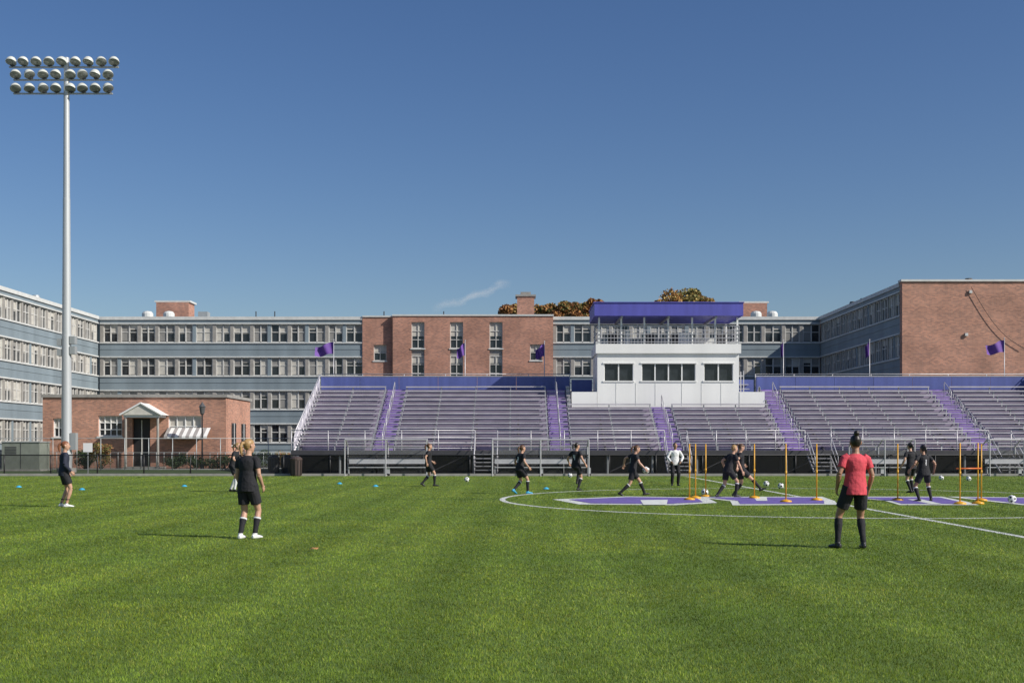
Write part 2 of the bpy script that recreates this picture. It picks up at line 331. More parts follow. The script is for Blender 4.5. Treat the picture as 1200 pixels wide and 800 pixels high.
def pole(px,py,h=1.6,arm=None):
    D=DG(py); x=PX(px,D); mb=MB()
    mb.tube([(x,D,0.0),(x,D,.05),(x,D,.07),(x,D,.09)],[.16,.155,.10,.03],YEL,20)
    mb.tube([(x,D,.08),(x,D,h*.5),(x,D,h)],[.019,.019,.019],YEL,10)
    mb.tube([(x,D,h*.48),(x,D,h*.54)],[.028,.028],YEL,10)
    if arm:
        x2=x+arm; mb.tube([(x2,D+.2,0.0),(x2,D+.2,.05),(x2,D+.2,.09)],[.16,.155,.03],YEL,20); mb.tube([(x2,D+.2,.08),(x2,D+.2,h)],[.019,.019],YEL,10)
        mb.tube([(x-.1,D,.95),(x2+.1,D+.2,.95)],[.018,.018],mat('orange_plastic',(.7,.16,.03),.4),8)
    mb.make('agility_pole',smooth=True)
for a in ((808,586),(815,584),(827,582),(884,584),(921,588.5),(957,586.5),(1052,586.5)): pole(*a)
pole(1125,591,1.62,.55); pole(1150,587)
for px,py in ((96,574),(216,570),(440,570),(398,567),(640,573),(22,571)):
    D=DG(py); x=PX(px,D); mb=MB(); mb.tube([(x,D,0.01),(x,D,.03),(x,D,.075)],[.11,.10,.03],mat('cyan_plastic',(.05,.38,.6),.4),18,cap=False); mb.make('marker_disc',smooth=True)
D=DG(646); x=PX(368,D)
mb=MB(); mb.poly([(x-.06,D-.03,.03),(x-.01,D-.06,.05),(x+.05,D-.02,.035),(x+.07,D+.03,.06),(x,D+.05,.04),(x-.04,D+.03,.06)],mat('dead_leaf',(.34,.17,.06),.8)); mb.make('fallen_leaf')
# ------------------------------------------------------------ buildings
def facade(P_,O,U,N,L,seed,kmax=4,ztop=12.87):
    rnd=random.Random(seed); w=P_['walls']; g=P_['windows']
    for b in (w,g): b.frame(O,U,N)
    w.box(0,L,ztop-.28,ztop,-.4,.10,TRIM)
    prev=ztop-.28
    n=max(1,round(L/3.3)); p=L/n
    for k in range(kmax):
        zt=12.22-2.93*k; zb=zt-1.6
        w.box(0,L,zt,prev,-.4,0,BLUE); prev=zb
        w.box(0,L,zt+.0,zt+.10,.0,.06,TRIM); w.box(0,L,zb-.10,zb,.0,.09,TRIM)
        w.box(0,L,zb-.62,zb-.56,.0,.03,BLUE)
        g.box(0,L,zb,zt,-.38,-.20,GLASS)
        for i in range(n):
            u0=i*p; 
            w.box(u0,u0+.30,zb,zt,-.2,-.03,PIER); w.box(u0+p*.5-.1,u0+p*.5+.18,zb,zt,-.2,-.05,PIER if rnd.random()<.7 else BLUE)
            for a,b in ((u0+.30,u0+p*.5-.10),(u0+p*.5+.18,u0+p)):
                mid=(a+b)/2; g.box(a,a+.07,zb,zt,-.2,-.1,FRAME); g.box(b-.07,b,zb,zt,-.2,-.1,FRAME); g.box(mid-.05,mid+.05,zb,zt,-.2,-.1,FRAME)
                g.box(a+.07,b-.07,zt-.07,zt,-.2,-.1,FRAME); g.box(a+.07,b-.07,zb,zb+.07,-.2,-.1,FRAME)
                for c,d in ((a+.07,mid-.05),(mid+.05,b-.07)):
                    m0=(zb+zt)/2+.1; g.box(c,d,m0-.03,m0+.03,-.2,-.13,FRAME)
                    r=rnd.random()
                    if r<.35: dr=.75
                    elif r<.65: dr=1.4
                    elif r<.85: dr=.4
                    else: dr=0
                    if dr: g.box(c+.01,d-.01,zt-.07-dr,zt-.08,-.2,-.17,BLIND if rnd.random()<.5 else BLIND2)
    w.box(0,L,0,prev,-.4,0,BLUE)
ZT=12.87; DM=105.0
xl=-36.6; xr=26.7; bx0=PX(425,DM); bx1=PX(648,DM)
E=empty('residence_hall_building'); P_={'walls':MB(),'windows':MB()}
facade(P_,(xl,DM,0),(1,0,0),(0,-1,0),bx0-xl,1)
facade(P_,(bx1,DM,0),(1,0,0),(0,-1,0),xr-bx1,2)
facade(P_,(xl,50,0),(0,1,0),(1,0,0),DM-50-.45,3)
w=P_['walls']; g=P_['windows']
w.wbox(xl-14,xl-.4,50,DM+14,0,ZT-.05,BLUE)
w.wbox(xl-.4,xr,DM+.42,DM+14,0,ZT-.06,BLUE)
w.frame((0,DM,0),(1,0,0),(0,-1,0)); g.frame((0,DM,0),(1,0,0),(0,-1,0))
def brickwall(w,x0,x1,z0,z1,fw,holes,th=.5,M=BRICK):
    cur=x0
    cols={}
    for h in holes: cols.setdefault((h[0],h[1]),[]).append((h[2],h[3]))
    for (a,b) in sorted(cols):
        w.box(cur,a,z0,z1,fw-th,fw,M); zz=z0
        for (c,d) in sorted(cols[(a,b)]):
            w.box(a,b,zz,c,fw-th,fw,M); zz=d
        w.box(a,b,zz,z1,fw-th,fw,M); cur=b
    w.box(cur,x1,z0,z1,fw-th,fw,M)
def win(g,x0,x1,z0,z1,fw,rows=2,cols=2,blind=.4,fr=FRAME):
    g.box(x0,x1,z0,z1,fw-.32,fw-.24,GLASS); t=.07
    g.box(x0,x0+t,z0,z1,fw-.24,fw-.14,fr); g.box(x1-t,x1,z0,z1,fw-.24,fw-.14,fr)
    g.box(x0+t,x1-t,z0,z0+t,fw-.24,fw-.14,fr); g.box(x0+t,x1-t,z1-t,z1,fw-.24,fw-.14,fr)
    for i in range(1,cols):
        x=x0+(x1-x0)*i/cols; g.box(x-.03,x+.03,z0+t,z1-t,fw-.24,fw-.15,fr)
    for i in range(1,rows):
        z=z0+(z1-z0)*i/rows; g.box(x0+t,x1-t,z-.03,z+.03,fw-.24,fw-.16,fr)
    if blind: g.box(x0+t,x1-t,z1-t-(z1-z0)*blind,z1-t,fw-.24,fw-.22,BLIND)
    g.box(x0-.08,x1+.08,z0-.1,z0,fw-.1,fw+.06,TRIM)
BW=.55
xb=PX(461,DM)
h=[(PX(438,DM),PX(453,DM),z,z+1.4) for z in (9.0-2.93*2,9.0-2.93,9.0)]
brickwall(w,bx0,xb,0,ZT-.05,.12,h,.46)
for q in h: win(g,*q,.12,2,2)
holes=[]
for a in (483,528,574):
    X0,X1=PX(a,DM)-.02,PX(a+15,DM); holes.append((X0,X1,1.5,12.35))
for z in (9.0-2.93*2,9.0-2.93,9.0): holes.append((PX(621,DM),PX(635,DM),z,z+1.4))
brickwall(w,xb,bx1,0,ZT,BW,holes)
w.box(bx0,xb,ZT-.05,ZT+.08,-.4,.2,TRIM); w.box(xb-.05,bx1+.05,ZT,ZT+.14,-.4,BW+.08,TRIM)
for q in holes:
    if q[3]>12:
        z=12.35
        for n in range(4):
            win(g,q[0],q[1],z-2.3,z,BW,3,2,.25 if n%2 else 0.5); w.box(q[0],q[1],z-2.93,z-2.4,BW-.3,BW-.15,PIER); z-=2.93
    else: win(g,*q,BW,2,2)
w.wbox(xb+.1,bx1-.1,DM-.04,DM+.36,0,ZT-.3,DARK)
r=MB(); D=110
def rb(x0,x1,y0,y1,D,m,dep=2): r.wbox(PX(x0,D),PX(x1,D),D,D+dep,PZ(y1,D),PZ(y0,D),m)
rb(183,221,354,375,110,BRICK); rb(181,223,352,354,110,TRIM,2.2); rb(606,626,347,375,110,BRICK); rb(604,628,345,347,109.9,CONC,2.2); rb(610,622,342,345,110.5,CONC,.8)
rb(868,899,355,375,110,BRICK); rb(866,901,353,355,110,TRIM,2.2); rb(232,243,365,375,110,GALV,1); rb(725,735,364,374,112,GALV,1)
for px in (173,198,886,905,858):
    x=PX(px,108); z=ZT; r.tube([(x,108,z-.1),(x,108,z+.25),(x,108,z+.3),(x,108,z+.6),(x,108,z+.78),(x,108,z+.85)],[.2,.2,.5,.5,.36,.05],TRIM,14)
for px,y in ((8,62),(45,88),(60,96)):
    r.tube([(xl-2,y,ZT-.1),(xl-2,y,ZT+.5),(xl-2,y,ZT+.52),(xl-2,y,ZT+.75)],[.15,.15,.35,.25],GALV,12)
for px in (300,322,450,520): 
    x=PX(px,107); r.tube([(x,107,ZT-.1),(x,107,ZT+.7)],[.05,.05],DARK,6)
P_['walls'].make('walls',E); P_['windows'].make('windows',E); r.make('roof_vents_and_chimneys',E)
# right wing
E=empty('brick_wing_building'); P_={'walls':MB(),'windows':MB()}; w=P_['walls']; DW=82.5
facade(P_,(xr,DM-.12,0),(0,-1,0),(-1,0,0),DM-.12-DW-.6,9)
w.wbox(xr+.4,60,DW+.5,DM+14,0,ZT-.05,BRICK)
w.wbox(xr-.05,60,DW,DW+.5,0,ZT,BRICK2); w.wbox(xr-.15,60,DW-.1,DW+.6,ZT,ZT+.14,TRIM)
for x,z in ((PX(1132,DW),PZ(392,DW)),(PX(1137,DW),PZ(342,DW))): w.wbox(x-.10,x+.10,DW-.14,DW,z-.10,z+.10,TRIM)
r=MB()
for px,D,hh in ((1135,86,.7),(1010,96,.5),(995,99,.6),(1060,88,.4),(1028,92,.35)):
    x=xr+1.2 if px<1100 else PX(px,D); r.tube([(x,D,ZT-.1),(x,D,ZT+hh*.6),(x,D,ZT+hh*.62),(x,D,ZT+hh)],[.12,.12,.32,.25],DARK,10)
r.make('roof_vents',E)
c=MB(); pts=[]
for i in range(13):
    t=i/12; px=1138+62*t; py=336+72*t+12*math.sin(math.pi*t)
    pts.append((PX(px,82.35),82.35,PZ(py,82.35)))
c.tube(pts,[.018]*13,BLACK,6); c.make('cable',E)
P_['walls'].make('walls',E); P_['windows'].make('windows',E)
# low brick clubhouse
E=empty('brick_clubhouse'); w=MB(); g=MB(); DC=80
for b in (w,g): b.frame((0,DC,0),(1,0,0),(0,-1,0))
x0,x1=PX(50,DC),PX(265,DC); cz=PZ(462,DC); q=lambda px:PX(px,DC); zz=lambda py:PZ(py,DC)
holes=[(q(115),q(143),zz(511),zz(487)),(q(155),q(176),0,zz(490)),(q(197),q(236),zz(512),zz(487)),(q(62),q(74),zz(512),zz(490))]
brickwall(w,x0,x1,0,cz-.2,0,holes,.4,BRICK2); w.box(x0-.1,x1+.1,cz-.2,cz,-7.5,.1,CONC)
w.wbox(x0,x1,DC+.45,DC+7.2,0,cz-.22,BRICK2)
win(g,*holes[0],0,3,4,0.3,WHITE); win(g,*holes[2],0,2,4,.5,WHITE); win(g,*holes[3],0,2,2,.5,WHITE)
g.box(q(155),q(176),0,zz(490),-.35,-.25,BLACK); g.box(q(165)-.03,q(165)+.03,0,zz(492),-.25,-.2,FRAME)
w.frame((x1,DC,0),(0,1,0),(1,0,0)); g.frame((x1,DC,0),(0,1,0),(1,0,0))
for a in (1.5,4.4): g.box(a,a+1.2,1.6,3.1,-.02,.05,GLASS); g.box(a-.08,a+1.28,1.5,1.6,0,.09,TRIM); g.box(a+.57,a+.63,1.6,3.1,.05,.07,WHITE)
w.make('walls',E); g.make('windows_and_door',E)
p=MB(); D2=78.3; q2=lambda px:PX(px,D2); zp=lambda py:PZ(py,D2)
a,b=q2(144),q2(186); zt=zp(486); ap=zp(474)
p.wbox(a,b,DC-1.6,DC-.02,zt-.15,zt,WHITE)
p.poly([(a-.1,D2,zt),(b+.1,D2,zt),((a+b)/2,D2,ap)],mat('pediment',(.6,.58,.52),.6)); p.poly([(a-.2,D2-.05,zt),((a+b)/2,D2-.05,ap+.12),((a+b)/2,DC,ap+.12),(a-.2,DC,zt)],WHITE); p.poly([(b+.2,D2-.05,zt),((a+b)/2,D2-.05,ap+.12),((a+b)/2,DC,ap+.12),(b+.2,DC,zt)],WHITE)
p.tube([(a-.2,D2-.04,zt),((a+b)/2,D2-.04,ap+.1)],[.07,.07],WHITE,6); p.tube([(b+.2,D2-.04,zt),((a+b)/2,D2-.04,ap+.1)],[.07,.07],WHITE,6)
for x in (a+.12,b-.12): p.tube([(x,DC-1.5,0),(x,DC-1.5,.1),(x,DC-1.5,.12),(x,DC-1.5,zt-.15)],[.14,.14,.09,.08],PIER,12)
p.wbox(a,b,DC-1.7,DC-.03,0,.16,CONC); p.make('porch',E,recalc=True)
aw=MB(); AX0,AX1=q(197),q(247); n=12
AW2=mat('awning_stripe',(.33,.31,.30),.7)
for i in range(n):
    s0=AX0+(AX1-AX0)*i/n; s1=AX0+(AX1-AX0)*(i+1)/n; m=WHITE if i%2 else AW2
    aw.poly([(s0,DC-.02,zz(501)),(s1,DC-.02,zz(501)),(s1,DC-1.0,zz(511)),(s0,DC-1.0,zz(511))],m); aw.poly([(s0,DC-1.0,zz(511)),(s1,DC-1.0,zz(511)),(s1,DC-1.0,zz(514)),(s0,DC-1.0,zz(514))],m)
aw.make('awning',E,recalc=False)
# ------------------------------------------------------------ bleachers
E=empty('stadium_bleachers'); st=MB(); tr=MB(); rl=MB(); sub=MB()
BX0,BX1=-12.0,31.3; CX0,CX1=PX(670,70.8),PX(896,70.8); Y0=65.0; TD=.61; RS_=.285; Z0=1.3
aisles=[-7.3,2.4,8.5,15.4,25.7]; aw_=.55
def segs(x0,x1):
    out=[];c=x0
    for a in aisles:
        if a-aw_>x0-1 and a+aw_<x1+1 and a+aw_>c:
            if a-aw_>c: out.append((c,a-aw_))
            c=max(c,a+aw_)
    if c<x1: out.append((c,x1))
    return out
for kk in range(13):
    y=Y0+TD*kk; z=Z0+RS_*kk
    secs=[(BX0,BX1)] if kk<9 else [(BX0,CX0),(CX1,BX1)]
    for (a,b) in secs:
        tr.wbox(a,b,y,y+TD-.012,z-.04,z,TREAD); tr.wbox(a,b,y+TD-.01,y+TD+.0,z+.003,z+RS_-.045,RISER)
        for (c,d) in segs(a,b):
            x=c+.05
            npl=max(1,round((d-c)/4.5)); pl=(d-c-.1)/npl
            for j in range(npl):
                dz=random.uniform(-.008,.008)
                st.wbox(x+j*pl,x+(j+1)*pl-.02,y+.22,y+.46,z+.40+dz,z+.435+dz,SEATM); st.wbox(x+j*pl,x+(j+1)*pl-.02,y+.215,y+.228,z+.36+dz,z+.398+dz,SEATM)
            nb=max(2,int((d-c)/1.8))
            for j in range(nb+1):
                xx=c+.1+(d-c-.2)*j/nb; st.wbox(xx-.03,xx+.03,y+.30,y+.38,z,z+.385,GALV)
    for a in aisles:
        if a==8.5 and kk>=9: continue
        tr.wbox(a-aw_,a+aw_,y+.02,y+TD-.02,z+.003,z+.02,AISLE); tr.wbox(a-aw_,a+aw_,y+TD-.035,y+TD-.015,z+.02,z+RS_-.045,AISLE)
        tr.wbox(a-aw_,a+aw_,y+.30,y+.595,z+.021,z+.142,AISLE); tr.wbox(a-aw_,a+aw_,y+.28,y+.298,z+.10,z+.146,ALU)
        if kk%3==0 and kk<12:
            y2=y+TD*2; z2=z+RS_*2; r0=.024
            rl.tube([(a,y+.1,z),(a,y+.1,z+.86),(a,y+.16,z+.92),(a,y2-.0,z2+.92),(a,y2+.06,z2+.86),(a,y2+.06,z2)],[r0]*6,ALU,8); rl.tube([(a,y+.1,z+.5),(a,y2+.06,z2+.5)],[.02,.02],ALU,6)
tr.wbox(BX0,BX1,63.7,Y0-.01,Z0-.06,Z0-.01,TREAD); sub.wbox(BX0,BX1,63.62,63.69,Z0-.28,Z0+.0,DARK)
def rail(x0,x1,y,z,h=1.07,step=1.8,mid=(.12,.42,.72),m=ALU,R_=.026):
    n=max(1,round((x1-x0)/step))
    for i in range(n+1):
        x=x0+(x1-x0)*i/n; rl.tube([(x,y,z-.25),(x,y,z+h)],[R_,R_],m,6)
    rl.tube([(x0,y,z+h),(x1,y,z+h)],[R_,R_],m,6,side=(0,1,0))
    for q_ in mid: rl.tube([(x0,y,z+q_),(x1,y,z+q_)],[.015,.015],m,6,side=(0,1,0))
for a,b in ((BX0,-2.2),(-1.0,7.9),(9.1,15.4),(16.8,25.2),(26.4,BX1)): rail(a,b,63.75,Z0)
rail(BX0,CX0,73.5,5.0,.95,2.4,(.3,.6))
rail(CX1,BX1,73.5,5.0,.95,2.4,(.3,.6))
for a,b in ((BX0,CX0-.02),(CX1+.02,BX1)):
    tr.wbox(a,b,Y0+TD*13,73.3,4.66,4.72,TREAD); gx=a
    while gx<b:
        e=min(b,gx+2.4); tr.wbox(gx+.01,e-.01,73.36,73.40,4.6,5.78,NAVY); gx=e
    tr.wbox(a,b,73.34,73.42,5.785,5.83,ALU)
for xs in (BX0-.05,BX1+.05):
    for o,rr in ((0.0,.05),(.45,.02),(.95,.035)): rl.tube([(xs,Y0-.1,Z0+o),(xs,73.3,4.95+o)],[rr,rr],ALU,6)
    for i in range(8):
        t=i/7; rl.tube([(xs,Y0+8.2*t,Z0+3.6*t-.1),(xs,Y0+8.2*t,Z0+3.6*t+.95)],[.025,.025],ALU,6)
    tr.poly([(xs,Y0-.3,Z0-.1),(xs,73.3,4.8),(xs,73.3,5.75),(xs,Y0-.3,Z0+.75)],mat('side_panel',(.5,.49,.55),.5,.2))
for i in range(19):
    x=BX0+.2+(BX1-BX0-.4)*i/18
    for kk in range(0,13,3):
        y=Y0+TD*kk+.2; z=Z0+RS_*kk-.05; sub.tube([(x,y,0),(x,y,z)],[.06,.06],DARK,6)
    sub.tube([(x,63.8,0),(x,63.8,Z0-.1)],[.06,.06],GALV,6)
    sub.tube([(x,Y0,Z0-.1),(x,73,4.6)],[.07,.07],DARK,6)
    if i%2: sub.tube([(x,63.8,0.1),(x+2.2,63.8,Z0-.15)],[.03,.03],DARK,6)
sub.wbox(BX0,BX1,66.0,66.1,0,1.15,mat('painted_under_shade',(.025,.025,.028),.8))  # near-black sheet, the darkness under the bleachers painted as colour
sub.wbox(BX0,BX1,62.9,73.5,-.02,.03,CONC)
for sx in (-1.6,8.5,16.1,25.8):
    for j in range(6):
        tr.wbox(sx-.55,sx+.55,63.6-(.28*(j+1)),63.6-.28*j-.01,Z0-.2*(j+1)-.05,Z0-.2*(j+1),ALU)
    for s in (-.6,.6):
        rl.tube([(sx+s,63.7,Z0+.95),(sx+s,62.0,.95),(sx+s,62.0,.1)],[.028]*3,ALU,8); rl.tube([(sx+s,63.7,Z0+.45),(sx+s,62.0,.45)],[.02]*2,ALU,6); rl.tube([(sx+s,63.7,Z0-.2),(sx+s,62.0,.05)],[.05]*2,ALU,6)
st.make('seats',E); tr.make('treads_and_guards',E); rl.make('railings',E,True); sub.make('substructure',E)
# ------------------------------------------------------------ press box
E=empty('press_box'); w=MB(); g=MB(); DP=70.8; w.frame((0,DP,0),(1,0,0),(0,-1,0)); g.frame((0,DP,0),(1,0,0),(0,-1,0))
q=lambda px:PX(px,DP); zz=lambda py:PZ(py,DP)
wins=[(q(708),q(742),zz(446),zz(426)),(q(752),q(815),zz(446),zz(426)),(q(825),q(859),zz(446),zz(426))]
brickwall(w,q(700),q(866),0.2,zz(414),0,wins,.25,WHITE)
for i,x in enumerate(wins):
    g.box(x[0],x[1],x[2],x[3],-.22,-.16,GLASS); nn=(2,4,2)[i]
    for j in range(nn+1):
        xx=x[0]+(x[1]-x[0])*j/nn; g.box(xx-.035,xx+.035,x[2],x[3],-.16,-.06,WHITE)
    g.box(x[0]-.08,x[1]+.08,x[3],x[3]+.07,-.05,.05,WHITE); g.box(x[0]-.08,x[1]+.08,x[2]-.07,x[2],-.05,.05,WHITE)
w.box(q(670),q(699.6),3.2,zz(459),-.2,.02,WHITE); w.box(q(866.4),q(896),3.2,zz(459),-.2,.02,WHITE)
w.box(q(672),q(697),zz(459)+.01,zz(442),-2.6,-2.5,NAVY); w.box(q(868),q(893),zz(459)+.01,zz(442),-2.6,-2.5,NAVY)
w.box(q(700),q(866),0.2,zz(414),-3.8,-3.55,WHITE); w.box(q(700),q(700)+.25,.2,zz(414),-3.55,-.25,WHITE); w.box(q(866)-.25,q(866),.2,zz(414),-3.55,-.25,WHITE)
w.box(q(698),q(868),zz(414),zz(403),-4.0,.15,WHITE)
w.box(q(670),q(896),3.1,3.2,-3.5,.1,CONC)
for px in (722,745,768,799,822,845): w.box(q(px)-.015,q(px)+.015,zz(475),zz(448.5),0,.012,TRIM)
dz=zz(403)
for px in (702,728,755,783,811,838,864):
    for dd in (.05,-3.8): w.box(q(px)-.05,q(px)+.05,dz,zz(372),dd-.1,dd,WHITE)
for zz_ in (.12,.35,.58,.81,1.07): w.box(q(700),q(866),dz+zz_-.018,dz+zz_+.018,.052,.09,ALU)
for i in range(43):
    x=q(700)+(q(866)-q(700))*i/42; w.box(x-.012,x+.012,dz,dz+1.07,.054,.075,ALU)
for s in (q(700),q(866)-.04):
    for zz_ in (.35,.7,1.07): w.box(s,s+.04,dz+zz_-.02,dz+zz_+.02,-3.8,-.06,ALU)
w.box(q(735),q(740),dz,dz+.9,-1.2,-1.0,WHITE); w.box(q(798),q(812),dz,dz+.8,-1.5,-1.1,WHITE)
for px in (715,760,790,845): w.box(q(px),q(px)+.5,dz,dz+.75,-1.6,-1.2,DARK)
w.box(q(706),q(862),dz,dz+.65,-3.78,-3.72,TRIM)
w.box(q(696),q(869),zz(371),zz(356),-4.2,.55,CANOPY); w.box(q(695),q(870),zz(356),zz(355),-4.25,.6,CANOPY)
for px in (728,783,838): w.box(q(px)-.06,q(px)+.06,zz(371)-.12,zz(371)-.0,-4.1,.4,GALV)
for s in (0,.9):
    w.box(q(872),q(872)+.05,3.2,6.0,-.3-s,-.25-s,ALU)
for i in range(8): w.box(q(868)+.04,q(868)+.9,3.3+i*.28,3.34+i*.28,-.4-i*.26-.26,-.4-i*.26,ALU)
w.make('walls_and_deck',E); g.make('windows',E)
# ------------------------------------------------------------ flags
def flag(px,py,top,lx,w_,h_,droop):
    D=74.2; x=PX(px,D); E=empty('flag',(x,D,0)); p=MB(); zt=PZ(top,D); p.tube([(0,0,3.0),(0,0,zt)],[.03,.022],ALU,8); p.tube([(0,0,zt),(0,0,zt+.05),(0,0,zt+.09)],[.03,.045,.01],ALU,8); p.make('flag_pole',E,True)
    c=MB(); nu,nv=14,8
    for i in range(nu+1):
        for j in range(nv+1):
            u=i/nu; v=j/nv; c.v.append((lx*w_*u, .16*math.sin(u*9+v*2)*u**.5, zt-.08-h_*v*(1-.15*u)-droop*u*(1-.2*v)+.05*math.sin(u*7)))
    for i in range(nu):
        for j in range(nv):
            a=i*(nv+1)+j; c.f.append((a,a+1,a+nv+2,a+nv+1)); c.m.append(0)
    c.mats=[PURP]; ob=c.make('cloth',E,True,recalc=False)
flag(391,0,399,-1,1.15,.75,.35); flag(545,0,400,-1,.50,.8,.4); flag(638,0,401,-1,.55,.8,.4); flag(918,0,399,-1,.18,.9,.2); flag(1019,0,399,-1,.28,.9,.25); flag(1177,0,397,-1,1.15,.75,.35)
# ------------------------------------------------------------ light mast
DL=70; x=PX(78,DL); E=empty('stadium_light_mast',(x,DL,0)); p=MB(); H=PZ(72,DL)
p.tube([(0,0,-.05),(0,0,.25),(0,0,.26)],[.55,.55,.3],CONC,20); p.tube([(0,0,.2),(0,0,8),(0,0,8.01),(0,0,16),(0,0,16.01),(0,0,H+.2)],[.30,.262,.25,.205,.195,.15],mat('mast_steel',(.50,.52,.53),.45,.25,var=.08,streak=1),20)
rows=((73,[15,29,44,59,74,90,105,120,135]),(88,[20,36,52,67,84,98,113,128]),(104,[20,36,52,67,84,98,113,128]))
hd=MB()
LENS=mat('lamp_glass',(.22,.23,.22),.12,var=.1); HOOD=mat('lamp_hood',(.68,.70,.64),.4,.15,var=.08)
for py,xs in rows:
    z=PZ(py+6,DL)
    p.wbox(PX(min(xs)-4,DL)-x,PX(max(xs)+4,DL)-x,-.06,.06,z-.04,z+.04,GALV)
    for px in xs:
        xx=PX(px,DL)-x; d=Vector((random.uniform(-.1,.55),random.uniform(-.5,-.3),-.85)).normalized(); c=Vector((xx,-.22,z+.28))
        s=d.cross(Vector((0,0,1)))
        hd.tube([c-d*.27,c-d*.25,c-d*.20,c-d*.11,c+d*.0,c+d*.08],[.05,.13,.20,.265,.305,.315],HOOD,18,side=s); hd.tube([c+d*.081,c+d*.12],[.30,.24],LENS,16,side=s)
        hd.tube([c-d*.26,Vector((xx,-.02,z))],[.05,.05],DARK,8); hd.wbox(xx-.1,xx+.1,-.14,.12,z+.04,z+.22,DARK)
for zz_ in (PZ(398,DL),PZ(410,DL)): p.wbox(.24,.55,-.2,.2,zz_-.25,zz_+.2,GALV); p.wbox(-.5,-.24,-.2,.2,zz_-.35,zz_+.05,GALV)
p.wbox(.28,.6,-.2,.2,1.3,2.3,GALV); p.make('mast',E,True); 
o=hd.make('floodlights',E,True)
md=o.modifiers.new('e','EDGE_SPLIT'); md.split_angle=math.radians(50)
bpy.data.objects['mast'].modifiers.new('e','EDGE_SPLIT').split_angle=math.radians(35)
# ------------------------------------------------------------ fences
def fence(name,x0,x1,y,h,m_net,mp,step=2.4,rr=.035):
    E=empty(name); p=MB(); n=round((x1-x0)/step)
    for i in range(n+1):
        x=x0+(x1-x0)*i/n; p.tube([(x,y,0),(x,y,h+.03)],[rr,rr],mp,8)
    for z in (h,.08): p.tube([(x0,y,z),(x1,y,z)],[rr*.8]*2,mp,8,side=(0,1,0))
    p.make('posts_and_rails',E,True)
    if m_net: q_=MB(); q_.poly([(x0,y+.02,.05),(x1,y+.02,.05),(x1,y+.02,h),(x0,y+.02,h)],m_net); q_.make('mesh_panel',E,recalc=False)
fence('chain_link_fence',-60,48,61.6,1.07,CHAIN,BLACK)
fence('tall_chain_link_fence',-45,-12.4,74.0,2.0,None,GALV,1.5,.025)
fence('metal_railing',-36,-13,78,1.1,None,GALV,.5,.02)
def shelter(px0,px1,n):
    D=60.6; x0,x1=PX(px0,D),PX(px1,D); E=empty('team_shelter'); p=MB(); h=1.85; dep=1.1
    xs=[x0+(x1-x0)*i/n for i in range(n+1)]
    for x in xs:
        p.tube([(x,D,0),(x,D,h),(x,D+.35,h+.02),(x,D+dep,h-.35),(x,D+dep,0)],[.034]*5,ALU,8); p.tube([(x,D,.04),(x,D+dep,.04)],[.025]*2,ALU,6)
    for y,z in ((D,h),(D+.35,h+.02),(D+dep,h-.35),(D+dep,.05),(D+dep,.9)): p.tube([(x0,y,z),(x1,y,z)],[.028]*2,ALU,6,side=(0,1,0))
    p.wbox(x0+.1,x1-.1,D+.55,D+.85,.42,.46,ALU); p.wbox(x0+.1,x1-.1,D+.88,D+.91,.62,.86,ALU)
    for x in xs: 
        p.wbox(x-.02 if x!=x0 else x+.1,x+.14,D+.6,D+.8,0.02,.42,ALU)
    p.make('frame_and_bench',E)
    q_=MB(); q_.poly([(x0,D+dep+.02,.1),(x1,D+dep+.02,.1),(x1,D+dep+.02,h-.36),(x0,D+dep+.02,h-.36)],NET); q_.poly([(x0,D+.35,h+.05),(x1,D+.35,h+.05),(x1,D+dep+.02,h-.3),(x0,D+dep+.02,h-.3)],NET); q_.make('panels',E,recalc=False)
shelter(404,500,2); shelter(577,690,2); shelter(1002,1072,2); shelter(1160,1240,2)
def bin_(px,D,m=DARK):
    x=PX(px,D); p=MB(); p.tube([(x,D,0),(x,D,.06),(x,D,.8),(x,D,.82),(x,D,.9),(x,D,.98),(x,D,1.02)],[.25,.27,.30,.32,.32,.22,.05],m,16)
    for a in range(12):
        t=a/12*2*math.pi; p.tube([(x+.285*math.cos(t),D+.285*math.sin(t),.05),(x+.32*math.cos(t),D+.32*math.sin(t),.8)],[.012,.012],BLACK,5)
    p.make('trash_can',smooth=False)
bin_(347,61,mat('bin_brown',(.06,.04,.035),.6)); bin_(321,66); bin_(336,67)
D=73; p=MB(); x0=PX(2,D); p.wbox(x0,x0+2.3,D,D+1.6,.1,1.75,mat('cabinet_green',(.20,.22,.19),.5)); p.wbox(x0-.1,x0+2.4,D-.1,D+1.7,0,.1,CONC); p.wbox(x0-.05,x0+2.35,D-.05,D+1.65,1.75,1.82,GALV); p.wbox(x0+1.13,x0+1.17,D-.01,D,.15,1.7,DARK)
for i in range(6): p.wbox(x0+.2,x0+.9,D-.02,D-.003,1.0+i*.09,1.04+i*.09,DARK)
p.make('electrical_cabinet')
D=78; x=PX(237,D); p=MB(); zt=PZ(486,D)
p.tube([(x,D,0),(x,D,.3),(x,D,.35),(x,D,zt)],[.13,.11,.06,.045],BLACK,12); p.tube([(x,D,zt),(x,D,zt+.08),(x,D,zt+.5),(x,D,zt+.52),(x,D,zt+.72),(x,D,zt+.85)],[.06,.14,.2,.24,.1,.02],mat('lantern',(.10,.10,.10),.3),8); p.make('street_lamp')
D=66; p=MB(); x=PX(103,D); p.tube([(x,D,0),(x,D,1.6)],[.03,.03],GALV,6); p.wbox(x-.25,x+.25,D-.03,D-.005,1.2,1.7,WHITE); p.make('notice_sign')
